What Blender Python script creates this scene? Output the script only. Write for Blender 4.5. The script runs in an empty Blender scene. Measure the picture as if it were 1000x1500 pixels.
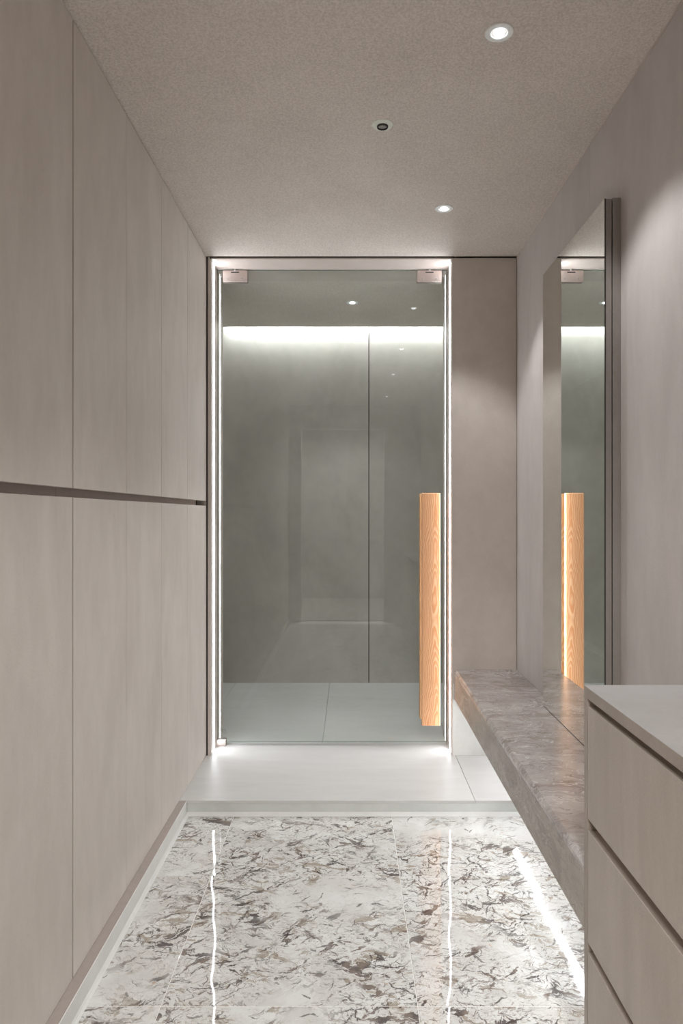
import bpy, bmesh, math, random
from mathutils import Vector, Matrix

# ------------------------------------------------------------------ camera
C = bpy.context.scene.collection
CAMZ = 1.205
F = 1043.0
cd = bpy.data.cameras.new('camera')
cd.sensor_fit = 'VERTICAL'
cd.sensor_height = 36.0
cd.lens = F * 36.0 / 1500.0
cd.shift_x = -13.0 / 1500.0
cd.shift_y = 4.0 / 1500.0
cd.clip_start = 0.02
cam = bpy.data.objects.new('camera', cd)
cam.location = (0, 0, CAMZ)
cam.rotation_euler = (math.pi / 2, 0, 0)
C.objects.link(cam)
bpy.context.scene.camera = cam

# ------------------------------------------------------------------ world, exposure, light levels
sc = bpy.context.scene
sc.view_settings.view_transform = 'Standard'
sc.view_settings.look = 'None'
sc.view_settings.gamma = 1.0
sc.view_settings.use_curve_mapping = False
sc.view_settings.exposure = 0.50
w = bpy.data.worlds.new('world')
sc.world = w
w.use_nodes = True
w.node_tree.nodes['Background'].inputs[0].default_value = (0.9, 0.92, 1.0, 1)
w.node_tree.nodes['Background'].inputs[1].default_value = 0.02

DOWNLIGHT_W = 15.0      # each ceiling spotlight
HALL_FILL_W = 98.0           # added fill panel in the unseen hall behind the camera
JAMB_E = 15.0           # LED strips in the door reveal
BENCH_E = 19.0          # LED strip under the bench
COVE_E = 72.0           # LED strip in the shower slot
LED_COL = (0.93, 0.96, 1.0)

# ------------------------------------------------------------------ helpers
def mat_new(name):
    m = bpy.data.materials.new(name)
    m.use_nodes = True
    return m, m.node_tree, m.node_tree.nodes['Principled BSDF']

def lin(c):
    return tuple(((v / 255) / 12.92 if v / 255 <= 0.04045 else (((v / 255) + 0.055) / 1.055) ** 2.4) for v in c) + (1,)

class NT:
    """small helper for building node graphs"""
    def __init__(s, nt): s.nt = nt
    def n(s, t, **kw):
        nd = s.nt.nodes.new(t)
        for k, v in kw.items(): setattr(nd, k, v)
        return nd
    def put(s, sock, v):
        if hasattr(v, 'is_output') or isinstance(v, bpy.types.NodeSocket): s.nt.links.new(v, sock)
        elif v is not None: sock.default_value = v
    def math(s, op, a, b=None, c=None, clamp=False):
        nd = s.n('ShaderNodeMath', operation=op, use_clamp=clamp)
        s.put(nd.inputs[0], a)
        if b is not None: s.put(nd.inputs[1], b)
        if c is not None: s.put(nd.inputs[2], c)
        return nd.outputs[0]
    def vm(s, op, a, b=None, scale=None):
        nd = s.n('ShaderNodeVectorMath', operation=op)
        s.put(nd.inputs[0], a)
        if b is not None: s.put(nd.inputs[1], b)
        if scale is not None: s.put(nd.inputs['Scale'], scale)
        return nd.outputs['Value'] if op in ('LENGTH', 'DOT_PRODUCT', 'DISTANCE') else nd.outputs['Vector']
    def noise(s, vec, scale, detail=3, rough=0.5, dist=0.0, col=False):
        nd = s.n('ShaderNodeTexNoise')
        s.put(nd.inputs['Vector'], vec)
        nd.inputs['Scale'].default_value = scale
        nd.inputs['Detail'].default_value = detail
        nd.inputs['Roughness'].default_value = rough
        nd.inputs['Distortion'].default_value = dist
        return nd.outputs['Color'] if col else nd.outputs['Fac']
    def rng(s, v, a, b, c=0.0, d=1.0, smooth=True):
        nd = s.n('ShaderNodeMapRange', interpolation_type='SMOOTHSTEP' if smooth else 'LINEAR')
        s.put(nd.inputs['Value'], v)
        nd.inputs['From Min'].default_value = a; nd.inputs['From Max'].default_value = b
        nd.inputs['To Min'].default_value = c; nd.inputs['To Max'].default_value = d
        return nd.outputs['Result']
    def mix(s, f, a, b, blend='MIX'):
        nd = s.n('ShaderNodeMix', data_type='RGBA', blend_type=blend)
        s.put(nd.inputs[0], f); s.put(nd.inputs[6], a); s.put(nd.inputs[7], b)
        return nd.outputs[2]
    def pos(s): return s.n('ShaderNodeNewGeometry').outputs['Position']
    def obj(s): return s.n('ShaderNodeTexCoord').outputs['Object']
    def bump(s, h, strength, dist):
        nd = s.n('ShaderNodeBump')
        s.put(nd.inputs['Height'], h)
        nd.inputs['Strength'].default_value = strength
        nd.inputs['Distance'].default_value = dist
        return nd.outputs['Normal']

def plain(name, col, rough=0.5, metal=0.0, spec=0.5):
    m, nt, b = mat_new(name)
    g = NT(nt)
    b.inputs['Base Color'].default_value = lin(col)
    v = g.noise(g.obj(), 60, 2)
    c = g.mix(g.rng(v, 0.3, 0.7, 0.0, 0.06), lin(col), (0.02, 0.02, 0.02, 1))
    nt.links.new(c, b.inputs['Base Color'])
    b.inputs['Roughness'].default_value = rough
    b.inputs['Metallic'].default_value = metal
    b.inputs['Specular IOR Level'].default_value = spec
    return m

def plaster(name, col, dark, scale=(1, 1, 1), rough=0.55, mott=3.5, spec=0.35, fine=0.35, bump=0.0006, amount=1.0, fs=220):
    """smooth mineral-look panel: broad mottling, soft streaks and a fine speckle"""
    m, nt, b = mat_new(name)
    g = NT(nt)
    oi = g.n('ShaderNodeObjectInfo').outputs['Random']
    off = g.n('ShaderNodeCombineXYZ')
    nt.links.new(g.math('MULTIPLY', oi, 37.0), off.inputs[0]); nt.links.new(g.math('MULTIPLY', oi, 11.0), off.inputs[2])
    p = g.vm('ADD', g.vm('MULTIPLY', g.pos(), scale), off.outputs[0])
    big = g.rng(g.noise(p, mott, 6, 0.62, 0.6), 0.32, 0.68)
    mid = g.rng(g.noise(p, mott * 5, 4, 0.6, 0.3), 0.3, 0.7)
    fin = g.rng(g.noise(g.pos(), fs, 2, 0.6), 0.25, 0.75)
    f = g.math('ADD', g.math('MULTIPLY', big, 0.45 * amount), g.math('MULTIPLY', mid, 0.22 * amount))
    f = g.math('ADD', f, g.math('MULTIPLY', fin, fine), clamp=True)
    c = g.mix(f, lin(col), lin(dark))
    nt.links.new(c, b.inputs['Base Color'])
    b.inputs['Roughness'].default_value = rough
    b.inputs['Specular IOR Level'].default_value = spec
    nt.links.new(g.bump(fin, 0.25, bump), b.inputs['Normal'])
    return m

def emit(name, col, s):
    m = bpy.data.materials.new(name); m.use_nodes = True
    nt = m.node_tree; nt.nodes.clear()
    e = nt.nodes.new('ShaderNodeEmission'); o = nt.nodes.new('ShaderNodeOutputMaterial')
    e.inputs[0].default_value = (*col, 1); e.inputs[1].default_value = s
    nt.links.new(e.outputs[0], o.inputs[0])
    return m

M = {}
M['cab'] = plaster('cabinet laminate', (214, 206, 198), (194, 185, 176), (2.4, 2.4, 0.9), 0.5, 1.9, fine=0.14)
M['wall'] = plaster('wall panel', (201, 194, 190), (181, 173, 169), (2.4, 2.4, 0.9), 0.5, 1.8, fine=0.18)
M['alcove'] = plaster('alcove panel', (208, 199, 190), (186, 176, 167), (1.4, 1.4, 1.2), 0.55, 2.2, fine=0.2)
M['shower'] = plaster('shower wall panel', (190, 186, 179), (166, 162, 154), (1.2, 1.2, 1.0), 0.5, 2.4, fine=0.2)
M['ceil'] = plaster('ceiling textured film', (230, 221, 213), (176, 165, 156), (1, 1, 1), 0.7, 1.2, fine=0.52, amount=0.3, fs=170, bump=0.0015)
M['trim'] = plaster('pale door lining', (206, 195, 188), (190, 178, 170), (1, 1, 1), 0.4, 2, fine=0.1, bump=0.00002)
M['platform'] = plaster('pale porcelain slab', (201, 199, 196), (187, 185, 182), (0.7, 3.4, 1), 0.42, 2.5, fine=0.12, bump=0.00004)
M['riser'] = plaster('grey porcelain riser', (205, 207, 203), (190, 192, 188), (2, 2, 2), 0.22, 3, fine=0.15, bump=0.0002)
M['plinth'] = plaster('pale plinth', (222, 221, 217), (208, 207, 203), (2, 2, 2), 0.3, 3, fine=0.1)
M['grout'] = plain('white grout', (232, 230, 225), 0.45)
M['front'] = plaster('drawer laminate', (196, 186, 175), (172, 161, 150), (2.6, 2.6, 0.7), 0.45, 2.2, fine=0.2)
M['counter'] = plaster('counter laminate', (184, 181, 179), (166, 162, 159), (1.5, 1.5, 1), 0.4, 3, fine=0.2)
M['edge'] = plaster('laminate edge', (176, 164, 152), (152, 140, 130), (2, 2, 1), 0.45, 3, fine=0.2)
M['channel'] = plain('brown finger channel', (205, 186, 174), 0.5)
M['core'] = plain('dark joint', (52, 44, 40), 0.8)
M['cavity'] = plain('white cavity', (225, 225, 222), 0.6)
M['metal'] = plain('brushed warm metal', (196, 184, 178), 0.28, 0.9)
M['grey_metal'] = plain('grey lacquered edge', (150, 145, 138), 0.45, 0.3)
M['black'] = plain('black slot', (8, 8, 8), 0.6)
M['ring'] = plain('white lamp ring', (240, 243, 241), 0.35)
M['lens'] = plain('dark lens', (170, 168, 162), 0.2)
M['chan_alu'] = plain('aluminium channel', (190, 186, 184), 0.35, 0.6)
M['print'] = plain('grey print', (70, 72, 70), 0.6)
M['hall'] = plaster('hall plaster', (150, 145, 140), (138, 133, 128), (1, 1, 1), 0.7, 2)
M['lamp'] = emit('lamp lens', (0.9, 0.95, 1.0), 7)
M['jambled'] = emit('reveal LED', LED_COL, JAMB_E)
M['benchled'] = emit('bench LED', LED_COL, BENCH_E)
M['coveled'] = emit('cove LED', (0.9, 0.95, 1.0), COVE_E)
M['hall_fill'] = emit('hall fill glow', (1.0, 0.95, 0.9), 3)

def glass_mat(name, tint, refl=1.0):
    m = bpy.data.materials.new(name); m.use_nodes = True
    nt = m.node_tree; nt.nodes.clear(); g = NT(nt)
    o = g.n('ShaderNodeOutputMaterial')
    t = g.n('ShaderNodeBsdfTransparent'); t.inputs[0].default_value = (*tint, 1)
    gl = g.n('ShaderNodeBsdfGlossy'); gl.inputs['Roughness'].default_value = 0.0
    gl.inputs[0].default_value = (1, 1, 1, 1)
    fr = g.n('ShaderNodeFresnel'); fr.inputs[0].default_value = 1.52
    bf = g.n('ShaderNodeNewGeometry').outputs['Backfacing']
    fac = g.math('MULTIPLY', g.math('MULTIPLY', fr.outputs[0], g.math('SUBTRACT', 1.0, bf)), refl, clamp=True)
    mx = g.n('ShaderNodeMixShader')
    nt.links.new(fac, mx.inputs[0]); nt.links.new(t.outputs[0], mx.inputs[1]); nt.links.new(gl.outputs[0], mx.inputs[2])
    nt.links.new(mx.outputs[0], o.inputs[0])
    return m
M['glass'] = glass_mat('clear door glass', (0.937, 0.957, 0.946), 1.5)
M['glass_edge'] = plain('green glass edge', (120, 140, 130), 0.2)

def mirror_mat():
    m, nt, b = mat_new('mirror'); g = NT(nt)
    b.inputs['Base Color'].default_value = (0.80, 0.86, 0.82, 1)
    b.inputs['Metallic'].default_value = 1.0
    p = g.vm('MULTIPLY', g.obj(), (1, 1.0, 0.5))
    sm = g.rng(g.noise(p, 7, 5, 0.6, 2.2), 0.5, 0.8, 0.0, 0.05)
    nt.links.new(sm, b.inputs['Roughness'])
    c = g.mix(g.rng(g.noise(p, 5, 5, 0.65, 2.0), 0.52, 0.75, 0.0, 0.5), (0.86, 0.885, 0.865, 1), (0.92, 0.935, 0.925, 1))
    nt.links.new(c, b.inputs['Base Color'])
    return m
M['mirror'] = mirror_mat()

def wood_mat():
    m, nt, b = mat_new('pale ash wood'); g = NT(nt)
    o = g.obj()
    sx = g.n('ShaderNodeSeparateXYZ'); nt.links.new(o, sx.inputs[0])
    nz = g.noise(g.vm('MULTIPLY', o, (9, 9, 1.5)), 1.4, 2, 0.5)
    nf = g.noise(g.vm('MULTIPLY', o, (40, 40, 18)), 1.5, 2, 0.5)
    # rings of a trunk cut lengthways: distance to a wandering axis plus slow climb
    x = g.math('ADD', sx.outputs[0], g.math('MULTIPLY', g.math('SUBTRACT', nz, 0.5), 0.06))
    x = g.math('SUBTRACT', x, 0.020)
    r = g.math('SQRT', g.math('ADD', g.math('MULTIPLY', x, x), 0.00030))
    r = g.math('ADD', r, g.math('MULTIPLY', sx.outputs[2], 0.075))
    r = g.math('ADD', r, g.math('MULTIPLY', nf, 0.006))
    big = g.noise(g.vm('MULTIPLY', o, (2, 2, 2.2)), 1.0, 2, 0.5)
    r = g.math('ADD', r, g.math('MULTIPLY', big, 0.11))
    fr = g.math('FRACT', g.math('MULTIPLY', r, 150.0))
    band = g.math('MULTIPLY', g.rng(fr, 0.0, 0.72), g.rng(fr, 0.8, 1.0, 1.0, 0.0))
    grain = g.noise(g.vm('MULTIPLY', o, (260, 260, 7)), 1.5, 3, 0.6)
    c = g.mix(band, lin((226, 183, 143)), lin((208, 146, 99)))
    c = g.mix(g.rng(grain, 0.35, 0.75, 0, 0.32), c, lin((198, 140, 102)))
    nt.links.new(c, b.inputs['Base Color'])
    b.inputs['Roughness'].default_value = 0.5
    b.inputs['Specular IOR Level'].default_value = 0.3
    return m
M['wood'] = wood_mat()

def stone_mat(name, streak, la, da, vein, rgh=0.22):
    m, nt, b = mat_new(name); g = NT(nt)
    p = g.vm('MULTIPLY', g.pos(), streak)
    wp = g.noise(p, 1.6, 5, 0.55, 0.0, col=True)
    q = g.vm('ADD', p, g.vm('SCALE', g.vm('SUBTRACT', wp, (0.5, 0.5, 0.5)), scale=1.3))
    a = g.noise(q, 2.6, 7, 0.62, 1.4)
    f = g.rng(a, 0.34, 0.66)
    n2 = g.noise(q, 5.5, 6, 0.6, 1.0)
    rid = g.math('ABSOLUTE', g.math('SUBTRACT', n2, 0.5))
    n3 = g.noise(q, 3.2, 6, 0.6, 1.8)
    rid3 = g.math('ABSOLUTE', g.math('SUBTRACT', n3, 0.47))
    c = g.mix(f, lin(la), lin(da))
    c = g.mix(g.math('MULTIPLY', g.rng(rid, 0.0, 0.022, 1.0, 0.0), g.rng(g.noise(p, 2.5, 2), 0.45, 0.6)), c, lin(vein))
    c = g.mix(g.rng(rid3, 0.0, 0.016, 0.55, 0.0), c, lin((96, 84, 78)))
    c = g.mix(g.rng(g.noise(g.pos(), 150, 2), 0.4, 0.8, 0, 0.15), c, lin(da))
    nt.links.new(c, b.inputs['Base Color'])
    b.inputs['Roughness'].default_value = rgh
    b.inputs['Specular IOR Level'].default_value = 0.5
    return m
M['stone'] = stone_mat('veined grey stone', (1.0, 1.5, 1.0), (192, 185, 181), (154, 144, 139), (214, 209, 207))
M['stone_front'] = stone_mat('veined stone edge', (1.2, 0.9, 2.6), (176, 168, 158), (146, 136, 126), (196, 190, 182), 0.4)

def tile_mat():
    m, nt, b = mat_new('white marble tile with dark twig veining'); g = NT(nt)
    oi = g.n('ShaderNodeObjectInfo').outputs['Random']
    off = g.n('ShaderNodeCombineXYZ')
    nt.links.new(g.math('MULTIPLY', oi, 23.0), off.inputs[0]); nt.links.new(g.math('MULTIPLY', oi, 51.0), off.inputs[1])
    p0 = g.vm('MULTIPLY', g.pos(), (1, 1, 0))
    p = g.vm('ADD', p0, off.outputs[0])
    def warp(v, sc_, amp):
        n = g.noise(v, sc_, 3, 0.6, 0.0, col=True)
        return g.vm('ADD', v, g.vm('MULTIPLY', g.vm('SUBTRACT', n, (0.5, 0.5, 0.5)), (amp, amp, 0)))
    pw = warp(warp(p, 55, 0.016), 9, 0.075)
    def sticks(scale, lo, hi, aspect, keep, spread=2.2):
        v = g.n('ShaderNodeTexVoronoi', voronoi_dimensions='2D')
        nt.links.new(pw, v.inputs['Vector']); v.inputs['Scale'].default_value = scale
        d = g.vm('SCALE', g.vm('SUBTRACT', pw, v.outputs['Position']), scale=scale)
        s = g.n('ShaderNodeSeparateColor'); nt.links.new(v.outputs['Color'], s.inputs[0])
        r = g.n('ShaderNodeVectorRotate', rotation_type='Z_AXIS')
        nt.links.new(d, r.inputs['Vector'])
        nt.links.new(g.math('MULTIPLY', g.math('SUBTRACT', s.outputs[0], 0.58), spread), r.inputs['Angle'])
        l = g.vm('LENGTH', g.vm('MULTIPLY', r.outputs[0], (1, aspect, 0)))
        mk = g.rng(l, lo, hi, 1.0, 0.0)
        k = g.math('LESS_THAN', s.outputs[1], keep)
        return g.math('MULTIPLY', mk, k)
    cluster = g.noise(p, 3.2, 3, 0.6, 0.3)
    cl_hi = g.rng(cluster, 0.42, 0.56)
    cl_lo = g.rng(cluster, 0.33, 0.50)
    rag = g.rng(g.noise(p, 110, 4, 0.7), 0.36, 0.5)
    # base: warm white with faint grey clouds and fine cracks
    base = g.mix(g.rng(g.noise(pw, 5, 6, 0.62, 0.8), 0.35, 0.7), lin((224, 224, 221)), lin((206, 204, 199)))
    base = g.mix(g.rng(g.noise(p, 2.2, 3, 0.5), 0.55, 0.75, 0, 0.10), base, lin((214, 198, 176)))
    hair = g.math('ABSOLUTE', g.math('SUBTRACT', g.noise(g.vm('MULTIPLY', pw, (1, 2.0, 1)), 24, 5, 0.65, 1.4), 0.5))
    base = g.mix(g.math('MULTIPLY', g.rng(hair, 0.0, 0.030, 0.6, 0.0), cl_lo), base, lin((150, 138, 124)))
    def flames(ang, stretch, scale, lo, hi, warpd=1.0):
        rt = g.n('ShaderNodeVectorRotate', rotation_type='Z_AXIS')
        nt.links.new(pw, rt.inputs['Vector']); rt.inputs['Angle'].default_value = ang
        return g.rng(g.noise(g.vm('MULTIPLY', rt.outputs[0], (1.0, stretch, 1)), scale, 7, 0.68, warpd), lo, hi)
    # taupe blotches
    blm = g.math('MULTIPLY', flames(0.25, 1.8, 9.5, 0.575, 0.605), cl_lo)
    c = g.mix(g.math('MULTIPLY', blm, 0.8), base, lin((156, 143, 126)))
    # rust flecks
    c = g.mix(g.math('MULTIPLY', flames(0.6, 2.0, 30, 0.64, 0.68), 0.55), c, lin((182, 134, 88)))
    # ragged brown flames in three directions
    f1 = g.math('MULTIPLY', flames(0.30, 2.6, 8.0, 0.570, 0.588), cl_hi)
    f2 = g.math('MULTIPLY', flames(-0.75, 3.2, 10, 0.580, 0.598), cl_lo)
    f3 = g.math('MULTIPLY', flames(0.05, 2.8, 22, 0.60, 0.62, 0.6), cl_lo)
    f4 = g.math('MULTIPLY', flames(1.15, 3.6, 13, 0.60, 0.615), cl_hi)
    fl = g.math('MAXIMUM', g.math('MAXIMUM', f1, f2), g.math('MAXIMUM', g.math('MULTIPLY', f3, 0.8), f4))
    c = g.mix(g.math('MULTIPLY', fl, 0.88), c, g.mix(g.rng(g.noise(p, 14, 3), 0.42, 0.58), lin((66, 55, 54)), lin((116, 100, 90))))
    # twigs
    t3 = g.math('MULTIPLY', sticks(46, 0.24, 0.36, 4.5, 0.6), 0.75)
    t2 = sticks(19, 0.34, 0.46, 9.0, 0.3)
    t0 = g.math('MULTIPLY', sticks(13, 0.42, 0.50, 15.0, 0.6, 5.0), cl_hi)
    t1 = g.math('MULTIPLY', sticks(8.0, 0.44, 0.52, 20.0, 0.5), cl_hi)
    tw = g.math('MAXIMUM', g.math('MAXIMUM', t1, g.math('MULTIPLY', t2, 0.85)), t0)
    c = g.mix(g.math('MULTIPLY', g.math('MULTIPLY', t3, cl_lo), rag), c, lin((122, 108, 98)))
    c = g.mix(g.math('MULTIPLY', g.math('MULTIPLY', tw, rag), 0.9), c, lin((78, 66, 63)))
    nt.links.new(c, b.inputs['Base Color'])
    b.inputs['Roughness'].default_value = 0.035
    b.inputs['Specular IOR Level'].default_value = 0.55
    # polished but gently uneven
    wv = g.noise(p, 5.0, 1, 0.4)
    nt.links.new(g.bump(wv, 1.0, 0.0022), b.inputs['Normal'])
    return m
M['tile'] = tile_mat()

# ------------------------------------------------------------------ object builders
def wloc(o):
    v = Vector((0, 0, 0))
    while o is not None:
        v += o.location; o = o.parent
    return v

def link(name, bm, mat, parent=None, base=None, smooth=False):
    """bm holds world coordinates; the origin becomes the middle of its bounds (or base)"""
    xs = [v.co for v in bm.verts]
    lo = Vector([min(c[i] for c in xs) for i in range(3)]); hi = Vector([max(c[i] for c in xs) for i in range(3)])
    o0 = Vector(base) if base is not None else (lo + hi) / 2
    bmesh.ops.translate(bm, verts=bm.verts, vec=-o0)
    me = bpy.data.meshes.new(name)
    bm.normal_update()
    bm.to_mesh(me); bm.free()
    if smooth:
        for p in me.polygons: p.use_smooth = True
    for mm in (mat if isinstance(mat, (list, tuple)) else [mat]): me.materials.append(mm)
    o = bpy.data.objects.new(name, me)
    C.objects.link(o)
    if parent is not None:
        o.parent = parent; o.location = o0 - wloc(parent)
    else: o.location = o0
    return o

def add_box(bm, x0, x1, y0, y1, z0, z1, bev=0.0, seg=1, mi=0):
    r = bmesh.ops.create_cube(bm, size=1.0)
    vs = r['verts']
    bmesh.ops.scale(bm, verts=vs, vec=(x1 - x0, y1 - y0, z1 - z0))
    bmesh.ops.translate(bm, verts=vs, vec=((x0 + x1) / 2, (y0 + y1) / 2, (z0 + z1) / 2))
    if bev > 0:
        es = list({e for v in vs for e in v.link_edges})
        bmesh.ops.bevel(bm, geom=es, offset=bev, segments=seg, affect='EDGES', profile=0.5)
    if mi:
        for v in vs:
            if v.is_valid:
                for f in v.link_faces: f.material_index = mi

def box(name, b, mat, parent=None, bev=0.0, seg=1, base=None):
    bm = bmesh.new()
    add_box(bm, *b, bev=bev, seg=seg)
    return link(name, bm, mat, parent, base)

def empty(name, loc, label=None, cat=None, group=None, kind=None, parent=None):
    o = bpy.data.objects.new(name, None)
    o.empty_display_size = 0.1
    C.objects.link(o)
    o.location = loc
    return tag(o, label, cat, group, kind)

def tag(o, label=None, cat=None, group=None, kind=None):
    if label: o['label'] = label
    if cat: o['category'] = cat
    if group: o['group'] = group
    if kind: o['kind'] = kind
    return o

def lathe(bm, cx, cy, prof, n=40, mi=0):
    """prof: list of (radius, z)"""
    rings = []
    for r, z in prof:
        if r < 1e-6: rings.append([bm.verts.new((cx, cy, z))])
        else: rings.append([bm.verts.new((cx + r * math.cos(2 * math.pi * k / n), cy + r * math.sin(2 * math.pi * k / n), z)) for k in range(n)])
    for a, b in zip(rings, rings[1:]):
        for k in range(n):
            k2 = (k + 1) % n
            if len(a) == 1 and len(b) == 1: continue
            if len(a) == 1: f = bm.faces.new((a[0], b[k], b[k2]))
            elif len(b) == 1: f = bm.faces.new((a[k], b[0], a[k2]))
            else: f = bm.faces.new((a[k], b[k], b[k2], a[k2]))
            f.material_index = mi

S = 'structure'
CEIL = 2.431
PZ = 0.060            # platform top
YW = 3.385            # face of the door wall
XR = 0.790            # right wall face
XL = -0.684           # cabinet fronts
YB = -0.90            # wall behind the camera
YS = 4.855            # shower back wall

# ------------------------------------------------------------------ floor
floor = tag(box('floor', (-1.34, 0.86, -3.3, YW + 0.32, -0.10, -0.010), M['grout']), kind=S)
xs = [-1.095, -0.465, 0.165, 0.795]
ys = [2.376 + 0.63 * k for k in range(-5, 2)]
G = 0.0011
random.seed(4)
for i in range(3):
    for j in range(len(ys) - 1):
        x0, x1 = xs[i], xs[i + 1]
        y0, y1 = ys[j], ys[j + 1]
        x0 = max(x0, -0.700); x1 = min(x1, XR)
        y1 = min(y1, 2.90); y0 = max(y0, YB - 0.14)
        if y1 - y0 < 0.05: continue
        t = box('floor_tile', (x0 + G, x1 - G, y0 + G, y1 - G, -0.0100, 0.0), M['tile'], floor, bev=0.0009)
        t.rotation_euler = (random.uniform(-1, 1) * 0.0006, random.uniform(-1, 1) * 0.0008, 0)
# grout bed just under tile faces
box('grout_line', (-0.70, XR, YB, 2.90, -0.0100, -0.0012), M['grout'], floor)

# ------------------------------------------------------------------ raised platform and shower floor
plat = empty('floor_platform', (0, 3.1, 0), kind=S)
YP = 2.852
def slab(x0, x1, y0, y1, nm='floor_slab'):
    return box(nm, (x0, x1, y0, y1, PZ - 0.012, PZ), M['platform'], plat, bev=0.0012)
g2 = 0.0008
slab(-0.700, 0.500 - g2, YP, 3.560 - g2)
slab(0.500 + g2, XR, YP, YW + 0.0)
slab(-0.780 + g2, -0.140 - g2, 3.560 + g2, YS)
slab(-0.140 + g2, 0.500 - g2, 3.560 + g2, YS)
slab(0.500 + g2, 1.00, 3.700 + g2, YS)
slab(-1.00, -0.780 - g2, 3.700 + g2, YS)
box('platform_core', (-0.690, XR, YP + 0.014, 3.70, 0.001, PZ - 0.012), M['grout'], plat)
box('platform_core', (-1.02, 1.02, 3.70, YS, -0.02, PZ - 0.012), M['grout'], plat)
box('riser', (-0.655, XR, YP + 0.002, YP + 0.014, 0.001, PZ - 0.0121), M['riser'], plat)
# pale cove at the foot of the riser
bm = bmesh.new()
a = [bm.verts.new((-0.655, y, z)) for y, z in ((YP + 0.002, 0.0005), (YP + 0.002, 0.014), (YP - 0.004, 0.006), (YP - 0.013, 0.0008))]
b_ = [bm.verts.new((XR, v.co.y, v.co.z)) for v in a]
for k in range(4): bm.faces.new((a[k], a[(k + 1) % 4], b_[(k + 1) % 4], b_[k]))
bm.faces.new(a[::-1]); bm.faces.new(b_)
link('cove_bead', bm, M['plinth'], plat)

# ------------------------------------------------------------------ plinth on the left
bb = tag(box('baseboard_left', (-0.700, -0.655, YB, YP, 0.0005, PZ - 0.001), M['plinth'], bev=0.0015), kind=S)
bm = bmesh.new()
a = [bm.verts.new((x, YB, z)) for x, z in ((-0.656, 0.0003), (-0.656, 0.012), (-0.651, 0.004), (-0.645, 0.0006))]
b_ = [bm.verts.new((v.co.x, YP, v.co.z)) for v in a]
for k in range(4): bm.faces.new((a[k], a[(k + 1) % 4], b_[(k + 1) % 4], b_[k]))
bm.faces.new(a[::-1]); bm.faces.new(b_)
link('cove_bead', bm, M['plinth'], bb)

box('reveal_shade_strip', (-0.700, -0.6565, YB, YP, PZ - 0.0010, PZ - 0.0002), plain('brown reveal shade', (166, 155, 148), 0.6), bb)  # brown sheet on the plinth stands in for the shadowed reveal under the doors
# ------------------------------------------------------------------ ceiling
ceil = tag(box('ceiling', (-1.34, XR + 0.05, YB - 0.0, YW - 0.007, CEIL, CEIL + 0.25), M['ceil']), kind=S)
box('shower_ceiling', (-1.05, 1.05, YW + 0.32, 4.650, CEIL, CEIL + 0.25), M['ceil'], ceil)
box('shadow_gap', (-1.34, XR + 0.05, YW - 0.007, YW, CEIL + 0.02, CEIL + 0.25), M['core'], ceil)
box('cove_roof', (-1.05, 1.05, 4.650, YS + 0.12, CEIL + 0.10, CEIL + 0.25), M['cavity'], ceil)

# ------------------------------------------------------------------ walls
wr = tag(box('wall_right', (XR + 0.010, XR + 0.16, YB, YW + 0.0, -0.05, CEIL), M['core']), kind=S)
joints = [YB, -0.25, 1.05, 2.350, YW]
for y0, y1 in zip(joints, joints[1:]):
    box('wall_panel', (XR, XR + 0.010, y0 + 0.0009, y1 - 0.0009, 0.0, CEIL - 0.008), M['wall'], wr)
tag(box('trim_1', (XR - 0.0015, XR + 0.010, YB, YW, CEIL - 0.0075, CEIL), M['trim']), kind=S)
wl = tag(box('wall_left', (-1.34, -1.30, YB, YW, -0.05, CEIL), M['wall']), kind=S)
# door wall: alcove panel on the right, pier behind the cabinets on the left
wd = tag(box('wall_back', (0.494, 1.05, YW + 0.008, YW + 0.32, 0.0, CEIL - 0.0), M['core']), kind=S)
box('wall_panel', (0.487, XR - 0.001, YW, YW + 0.008, 0.4005, CEIL - 0.006), M['alcove'], wd)
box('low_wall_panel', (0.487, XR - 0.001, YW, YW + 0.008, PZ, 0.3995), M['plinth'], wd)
box('wall_pier', (-1.34, -0.668, YW, YW + 0.32, 0.0, CEIL), M['core'], wd)
box('wall_lintel', (-0.668, 0.494, YW + 0.004, YW + 0.32, CEIL - 0.004, CEIL + 0.25), M['core'], wd)
tag(box('trim_2', (-0.6765, -0.6675, YW - 0.006, YW, PZ, CEIL - 0.004), M['trim']), kind=S)

# door lining with a slot for the LED profile on each side
ln = empty('trim_3', (-0.09, YW + 0.15, PZ), kind=S)
YL0, YL1 = 3.431, 3.470
for s, xa, xb in ((1, 0.482, 0.487), (-1, -0.668, -0.6625)):
    nm = 'door_lining'
    box(nm, (xa, xb if s > 0 else xb, YW + 0.001 if s < 0 else YW - 0.001, YL0, PZ, CEIL - 0.010), M['trim'], ln)
    box(nm, (xa, xb, YL1, YW + 0.32, PZ, CEIL - 0.010), M['trim'], ln)
box('door_lining_filler', (0.487, 0.494, YW + 0.008, YW + 0.32, PZ, CEIL - 0.010), M['core'], ln)
box('door_head_lining', (-0.6625, 0.487, YW + 0.001, YW + 0.32, CEIL - 0.010, CEIL - 0.004), M['trim'], ln)

# LED profiles of the reveal
for s, x0, x1, lab in ((-1, -0.6672, -0.6617, 'glowing vertical LED strip in the door lining, beside the tall cabinets'),
                       (1, 0.4812, 0.4867, 'glowing vertical LED strip in the door lining, beside the wooden handle')):
    t = empty('led_strip', ((x0 + x1) / 2, (YL0 + YL1) / 2, PZ), lab, 'light strip', 'LED strips in the door reveal')
    box('diffuser', (x0, x1, YL0 + 0.0008, YL1 - 0.0008, PZ + 0.001, CEIL - 0.011), M['jambled'], t)

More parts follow.
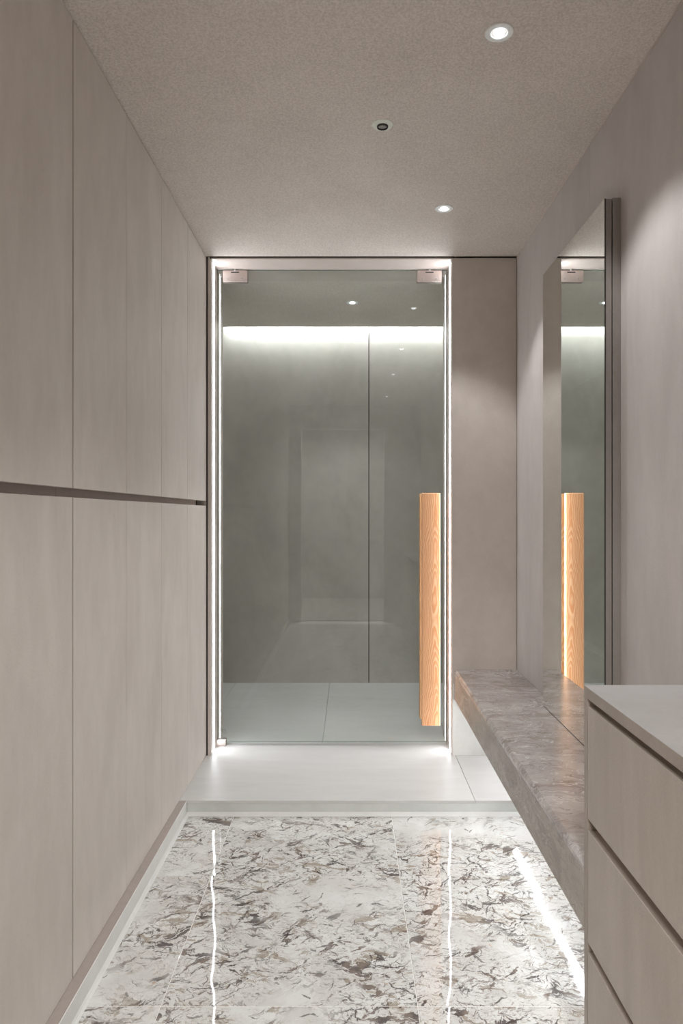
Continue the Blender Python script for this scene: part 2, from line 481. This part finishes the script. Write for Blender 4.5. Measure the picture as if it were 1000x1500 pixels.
# shower enclosure walls
ws = tag(box('wall_shower', (-1.05, 1.05, YS + 0.010, YS + 0.12, -0.02, CEIL + 0.10), M['core']), kind=S)
for x0, x1 in ((-1.0, 0.1235), (0.1285, 1.0)):
    box('wall_panel', (x0 + 0.0008, x1 - 0.0008, YS, YS + 0.010, PZ, CEIL + 0.09), M['shower'], ws)
tag(box('wall_shower_left', (-1.05, -1.0, YW + 0.32, YS + 0.0, PZ - 0.02, CEIL + 0.0), M['shower']), kind=S)
tag(box('wall_shower_right', (1.0, 1.05, YW + 0.32, YS + 0.0, PZ - 0.02, CEIL + 0.0), M['shower']), kind=S)
box('cove_cheek', (-1.05, -1.0, 4.650, YS, CEIL, CEIL + 0.10), M['cavity'], ceil)
box('cove_cheek', (1.0, 1.05, 4.650, YS, CEIL, CEIL + 0.10), M['cavity'], ceil)
# inner faces of the door wall seen from the shower
box('shower_return', (-1.0, -0.668, YW + 0.321, YW + 0.329, PZ, CEIL), M['shower'], ws)
box('shower_return', (0.487, 1.0, YW + 0.321, YW + 0.329, PZ, CEIL), M['shower'], ws)
t = empty('led_strip', (0.08, 4.78, CEIL + 0.08), 'bright horizontal LED strip in the ceiling slot above the shower wall', 'light strip')
box('channel', (-0.86, 0.99, 4.812, 4.844, CEIL + 0.083, CEIL + 0.099), M['chan_alu'], t)
box('diffuser', (-0.84, 0.98, 4.816, 4.840, CEIL + 0.078, CEIL + 0.0835), M['coveled'], t)

# wall behind the camera with its doorway and the hall beyond
wf = empty('wall_front', (0, YB, 0), kind=S)
box('wall_side', (-1.34, -0.55, YB - 0.14, YB, 0, CEIL), M['wall'], wf)
box('wall_side', (0.38, XR + 0.16, YB - 0.14, YB, 0, CEIL), M['wall'], wf)
box('wall_head', (-0.55, 0.38, YB - 0.14, YB, 2.17, CEIL), M['wall'], wf)
hs = empty('wall_hall', (0, -2.1, 0), kind=S)
box('hall_end', (-1.34, 0.95, -3.30, -3.20, 0, CEIL), M['hall'], hs)
box('hall_side', (-1.44, -1.34, -3.30, YB - 0.0, 0, CEIL), M['hall'], hs)
box('hall_side', (0.95, 1.05, -3.30, YB - 0.0, 0, CEIL), M['hall'], hs)
box('hall_ceiling', (-1.44, 1.05, -3.30, YB - 0.0, CEIL + 0.0, CEIL + 0.1), M['hall'], hs)
box('hall_floor', (-1.34, 0.95, -3.30, YB - 0.14, -0.0095, -0.0005), M['hall'], hs)
hl = empty('hall_fill_panel', (-0.1, -2.0, CEIL - 0.01), 'added square fill panel in the unseen hall behind the doorway', 'light')  # panel and area light added as fill, to lift the room from behind
box('frame', (-0.42, 0.22, -2.32, -1.68, CEIL - 0.010, CEIL - 0.0005), M['ring'], hl)
box('diffuser', (-0.40, 0.20, -2.30, -1.70, CEIL - 0.0125, CEIL - 0.0101), M['hall_fill'], hl)
ld = bpy.data.lights.new('hall_fill_light', 'AREA'); ld.shape = 'SQUARE'; ld.size = 0.6
ld.energy = HALL_FILL_W; ld.color = (1.0, 0.985, 0.97)
lo_ = bpy.data.objects.new('hall_fill_light', ld); C.objects.link(lo_)
lo_.parent = hl; lo_.location = Vector((-0.1, -2.0, CEIL - 0.016)) - hl.location

# ------------------------------------------------------------------ tall built-in cabinets on the left
def tall_cabinet(y0, ym, y1, label, gap0=0.0015, gap1=0.0015, last=False):
    r = empty('tall_cabinet', (-0.99, (y0 + y1) / 2, PZ), label, 'cabinet', 'tall handleless cabinets along the left side')
    zb, zt = PZ + 0.001, CEIL - 0.0035
    g0, g1 = 1.2475, 1.2705        # finger groove
    box('carcass', (-1.295, -0.735, y0 + 0.002, y1 - 0.002, zb, zt), M['core'], r)
    th = 0.020
    gend = y1 - (0.006 if last else 0.0)
    for (a, b), (ga, gb) in zip(((y0, ym), (ym, y1)), ((gap0, 0.0013), (0.0013, gap1))):
        box('upper_door', (XL - th, XL, a + ga, b - gb, g1, zt), M['cab'], r, bev=0.0008)
        box('lower_door', (XL - th, XL, a + ga, b - gb, zb, g0), M['cab'], r, bev=0.0008)
    # recessed finger channel running behind the doors
    box('finger_channel', (-0.7345, -0.7270, y0 + 0.001, y1 - 0.03 if last else y1 - 0.001, g0 - 0.05, g1 + 0.05), M['channel'], r)
    if last:
        box('end_filler', (XL - 0.045, XL, y1 - 0.006, y1 - 0.0004, zb, zt), M['cab'], r)
    return r
tall_cabinet(2.580, 2.991, 3.3848, 'beige tall cabinet farthest from the viewer, next to the glass shower door', last=True)
tall_cabinet(1.757, 2.175, 2.580, 'beige tall cabinet in the middle, second from the glass shower door', gap0=0.004)
tall_cabinet(0.925, 1.340, 1.757, 'beige tall cabinet nearest the viewer, cut by the left edge of the photo', gap1=0.003)
tall_cabinet(0.095, 0.510, 0.925, 'beige tall cabinet level with the camera, out of the photo')
tall_cabinet(-0.895, -0.320, 0.095, 'beige tall cabinet behind the camera beside the doorway')

# ------------------------------------------------------------------ glass shower door
dr = tag(empty('door_1', (-0.09, 3.54, PZ)), 'frameless clear glass shower door with a long pale wooden handle', None, None, S)
gx0, gx1, gz0, gz1 = -0.660, 0.479, PZ + 0.016, CEIL - 0.012
pane = box('glass_pane', (gx0, gx1, 3.535, 3.545, gz0, gz1), [M['glass'], M['glass_edge']], dr)
for p in pane.data.polygons:
    if abs(p.normal.y) < 0.5: p.material_index = 1
def handle(y0, y1, label):
    h = box('door_handle', (0.3475, 0.4375, y0, y1, 0.178, 1.311), M['wood'], dr, bev=0.004, seg=3)
    if label: h['label'] = label
    return h
h1 = handle(3.462, 3.490, 'long pale wooden pull bar')
h2 = handle(3.580, 3.608, None)
for z in (0.32, 1.17):
    bm = bmesh.new()
    bmesh.ops.create_cone(bm, cap_ends=True, segments=20, radius1=0.009, radius2=0.009, depth=0.0455,
                          matrix=Matrix.Translation((0.3925, 3.5125, z)) @ Matrix.Rotation(math.pi / 2, 4, 'X'))
    link('handle_post', bm, M['metal'], h1, smooth=False)
    bm = bmesh.new()
    bmesh.ops.create_cone(bm, cap_ends=True, segments=20, radius1=0.009, radius2=0.009, depth=0.0355,
                          matrix=Matrix.Translation((0.3925, 3.5625, z)) @ Matrix.Rotation(math.pi / 2, 4, 'X'))
    link('handle_post', bm, M['metal'], h2)

def screw(x, y, z, parent):
    bm = bmesh.new()
    bmesh.ops.create_cone(bm, cap_ends=True, segments=16, radius1=0.0052, radius2=0.0045, depth=0.0016,
                          matrix=Matrix.Translation((x, y, z)) @ Matrix.Rotation(math.pi / 2, 4, 'X'))
    add_box(bm, x - 0.0035, x + 0.0035, y - 0.0012, y - 0.0007, z - 0.0006, z + 0.0006, mi=1)
    return link('screw', bm, [M['chan_alu'], M['black']], parent)
def hinge(x0, x1):
    z0, z1 = CAMZ + 1.152, CAMZ + 1.209
    bm = bmesh.new()
    add_box(bm, x0, x1, 3.5225, 3.5349, z0, z1, bev=0.001)
    add_box(bm, x0, x1, 3.5451, 3.5575, z0, z1, bev=0.001)
    h = link('hinge', bm, M['metal'], dr)
    cx = (x0 + x1) / 2
    box('hinge_slot', (cx - 0.020, cx + 0.020, 3.5218, 3.5226, z1 - 0.0125, z1 - 0.0075), M['black'], h)
    bm = bmesh.new()
    lathe(bm, cx, 3.528, [(0, CEIL - 0.0105), (0.0065, CEIL - 0.0105), (0.0065, z1 - 0.002), (0.004, z1 - 0.006), (0, z1 - 0.006)], 16)
    link('hinge_pin', bm, M['chan_alu'], h)
    for dx in (-0.034, 0.034): screw(cx + dx, 3.5218, z0 + 0.016, h)
    return h
hinge(-0.631, -0.510)
hinge(0.331, 0.452)
bm = bmesh.new()
add_box(bm, -0.662, -0.616, 3.522, 3.558, PZ + 0.0005, PZ + 0.032, bev=0.0015)
pv = link('bottom_pivot', bm, M['metal'], dr)
# little safety stamp on the glass by the pivot
bm = bmesh.new()
zc, xc = CAMZ - (1072 - 754) * 3.534 / F, (327 - 513) * 3.534 / F
for x0, x1, z0, z1 in ((-0.010, 0.012, 0.009, 0.0105), (-0.010, -0.0085, 0.004, 0.0085), (-0.005, -0.0015, 0.0005, 0.004),
                       (0.0045, 0.0115, 0.002, 0.003), (0.0105, 0.0115, -0.006, 0.002), (0.0005, 0.0015, -0.006, 0.000),
                       (0.0005, 0.0115, -0.008, -0.007)):
    add_box(bm, xc + x0, xc + x1, 3.5345, 3.5349, zc + z0, zc + z1)
link('glass_stamp', bm, M['print'], dr)

# ------------------------------------------------------------------ floating stone bench
BZ = CAMZ - 0.736
BX = 0.494
BY0 = 1.5085
bench = empty('stone_bench', (0.64, 2.45, 0.328), 'floating bench of veined grey stone under the mirror', 'bench')
def bench_top(y0, y1):
    bm = bmesh.new()
    add_box(bm, BX, XR - 0.0008, y0, y1, BZ - 0.020, BZ)
    es = [e for e in bm.edges if all(abs(v.co.x - BX) < 1e-5 and abs(v.co.z - BZ) < 1e-5 for v in e.verts)]
    bmesh.ops.bevel(bm, geom=es, offset=0.009, segments=1, affect='EDGES')
    link('top_slab', bm, M['stone'], bench)
bench_top(BY0, 2.7115)
bench_top(2.7123, YW - 0.0008)
for y0, y1 in ((BY0, 2.7115), (2.7123, YW - 0.0008)):
    box('front_apron', (BX, BX + 0.014, y0, y1, 0.328, BZ - 0.0202), M['stone_front'], bench, bev=0.0008)
box('underside_panel', (BX + 0.0142, XR - 0.0008, BY0, YW - 0.001, 0.385, 0.400), M['cavity'], bench)
t = empty('led_strip', (0.776, 2.4, 0.37), 'LED strip under the stone bench, mirrored as a white line on the tiles', 'light strip')
def tri_profile(name, pts, y0, y1, mat, parent):
    bm = bmesh.new()
    A = [bm.verts.new((x, y0, z)) for x, z in pts]; Bq = [bm.verts.new((x, y1, z)) for x, z in pts]
    n = len(pts)
    for i in range(n): bm.faces.new((A[i], A[(i + 1) % n], Bq[(i + 1) % n], Bq[i]))
    bm.faces.new(A[::-1]); bm.faces.new(Bq)
    bmesh.ops.recalc_face_normals(bm, faces=bm.faces)
    return link(name, bm, mat, parent)
# corner profile turned 45 degrees out from the wall
tri_profile('channel', [(0.7898, 0.3848), (0.7898, 0.3620), (0.7885, 0.3620), (0.7660, 0.3835), (0.7660, 0.3848)], BY0 + 0.01, YW - 0.03, M['chan_alu'], t)
tri_profile('diffuser', [(0.7880, 0.3632), (0.7672, 0.3830), (0.7655, 0.3812), (0.7863, 0.3614)], BY0 + 0.015, YW - 0.035, M['benchled'], t)

# ------------------------------------------------------------------ mirror
mz0, mz1 = BZ + 0.003, CAMZ + 0.924
my0, my1 = 2.080, 2.744
mc = empty('wall_mirror', (0.766, (my0 + my1) / 2, mz0), 'tall frameless mirror on grey backing, standing over the stone bench', 'mirror')
mg = box('mirror_glass', (0.742, 0.7455, my0, my1, mz0, mz1), [M['mirror'], M['black']], mc)
for p in mg.data.polygons:
    if p.normal.x > -0.5: p.material_index = 1
box('front_panel', (0.7458, 0.7630, my0 + 0.001, my1 - 0.001, mz0, mz1 - 0.0005), M['grey_metal'], mc)
box('backing', (0.766, XR - 0.0005, my0, my1 - 0.004, mz0, mz1 + 0.002), M['grey_metal'], mc)
box('base_gap', (0.7424, 0.788, my0 + 0.001, my1 - 0.002, BZ + 0.0002, BZ + 0.0029), M['black'], mc)
box('joint', (0.7630, 0.766, my0 + 0.012, my1 - 0.012, mz0 + 0.01, mz1 - 0.01), M['black'], mc)

# ------------------------------------------------------------------ drawer cabinet and its worktop
CX = 0.494
CY1 = 1.506
CY0 = 0.30
dc = empty('drawer_cabinet', (0.64, (CY0 + CY1) / 2, 0), 'taupe three-drawer cabinet with slim finger gaps in the right foreground', 'cabinet')
ctop = CAMZ - 0.360
box('side_panel', (CX, XR - 0.001, CY1 - 0.021, CY1, 0.075, ctop - 0.0245), M['edge'], dc, bev=0.0008)
box('side_panel', (CX, XR - 0.001, CY0, CY0 + 0.021, 0.075, ctop - 0.0245), M['edge'], dc, bev=0.0008)
box('carcass', (CX + 0.034, XR - 0.001, CY0 + 0.0212, CY1 - 0.0212, 0.085, ctop - 0.0245), M['core'], dc)
box('plinth', (CX + 0.06, XR - 0.001, CY0 + 0.02, CY1 - 0.02, 0.0005, 0.0745), M['core'], dc)
zs = [(0.398, 0.6325), (0.657, 0.890), (0.9105, 1.118)]
for k, (a, b) in enumerate(zs):
    zt, zb = CAMZ - a, CAMZ - b
    # front with a back-bevelled finger edge
    bm = bmesh.new()
    prof = [(CX + 0.0005, zb), (CX + 0.0005, zt), (CX + 0.023, zt - 0.0012), (CX + 0.023, zb)]
    y0, y1 = CY0 + 0.0225, CY1 - 0.0235
    A = [bm.verts.new((x, y0, z)) for x, z in prof]; Bv = [bm.verts.new((x, y1, z)) for x, z in prof]
    n = len(prof)
    for i in range(n): bm.faces.new((A[i], A[(i + 1) % n], Bv[(i + 1) % n], Bv[i]))
    bm.faces.new(A[::-1]); bm.faces.new(Bv)
    bmesh.ops.recalc_face_normals(bm, faces=bm.faces)
    link('drawer_front', bm, M['front'], dc)
    # channel behind the gap
    top = (CAMZ - zs[k - 1][1] + 0.012) if k else ctop - 0.0248
    box('finger_channel', (CX + 0.0236, CX + 0.0338, y0, y1, zt - 0.035, top), M['channel'], dc)
tag(box('worktop', (CX, XR - 0.001, CY0, CY1, ctop - 0.0242, ctop), [M['counter'], M['edge']], bev=0.0008),
    'smooth pale grey worktop lying over the taupe drawers', 'worktop')
wt = bpy.data.objects['worktop']
for p in wt.data.polygons:
    if p.normal.z < 0.5: p.material_index = 1

# ------------------------------------------------------------------ ceiling downlights
def downlight(x, y, label, power=DOWNLIGHT_W, size=98, cat='ceiling light'):
    r = empty('downlight', (x, y, CEIL), label, cat, 'round recessed ceiling spotlights')
    bm = bmesh.new()
    z = CEIL
    lathe(bm, x, y, [(0.0355, z - 0.0002), (0.0355, z - 0.0022), (0.034, z - 0.0035), (0.0225, z - 0.0035), (0.0205, z - 0.0026), (0.0200, z - 0.0006)], 44)
    link('ring', bm, M['ring'], r, smooth=False)
    bm = bmesh.new()
    lathe(bm, x, y, [(0, z - 0.0080), (0.008, z - 0.0074), (0.0112, z - 0.0058), (0.0132, z - 0.0035), (0.0136, z - 0.0003), (0, z - 0.0003)], 36)
    bmesh.ops.recalc_face_normals(bm, faces=bm.faces)
    link('lens', bm, M['lamp'], r)
    ld = bpy.data.lights.new('spot', 'SPOT')
    ld.energy = power; ld.spot_size = math.radians(size); ld.spot_blend = 0.35; ld.shadow_soft_size = 0.016
    ld.color = (0.97, 0.98, 1.0)
    lo = bpy.data.objects.new('spot', ld); C.objects.link(lo)
    lo.parent = r; lo.location = (0, 0, -0.022)
    return r
downlight(0.378, 1.809, 'lit round ceiling spotlight nearest the viewer, above the drawers')
downlight(0.374, 2.848, 'lit round ceiling spotlight in front of the glass door')
downlight(0.375, 0.860, 'lit round ceiling spotlight overhead, seen only as a reflection in the glass')
downlight(0.375, -0.30, 'added round ceiling spotlight behind the camera, out of view')  # unseen spotlight added for extra light from behind
downlight(0.012, 4.110, 'lit round spotlight in the shower ceiling behind the glass', power=DOWNLIGHT_W * 0.35)
# unlit fitting with a dark lens
r = empty('pinhole_fitting', (0.101, 2.239, CEIL), 'small round unlit ceiling fitting with dark centre and pale ring', 'ceiling fitting')
bm = bmesh.new(); z = CEIL
lathe(bm, 0.101, 2.239, [(0.0335, z - 0.0002), (0.0335, z - 0.0015), (0.031, z - 0.0035), (0.0180, z - 0.0048)], 40)
link('ring', bm, plain('glossy pale green ring', (244, 248, 238), 0.12), r)
bm = bmesh.new()
lathe(bm, 0.101, 2.239, [(0.0179, z - 0.0045), (0.0172, z - 0.0090), (0.0140, z - 0.0095), (0.0130, z - 0.0060)], 32)
link('bezel', bm, M['core'], r)
bm = bmesh.new()
lathe(bm, 0.101, 2.239, [(0, z - 0.0080), (0.007, z - 0.0075), (0.0128, z - 0.0060), (0.0128, z - 0.003), (0, z - 0.003)], 32)
link('lens', bm, M['lens'], r, smooth=False)
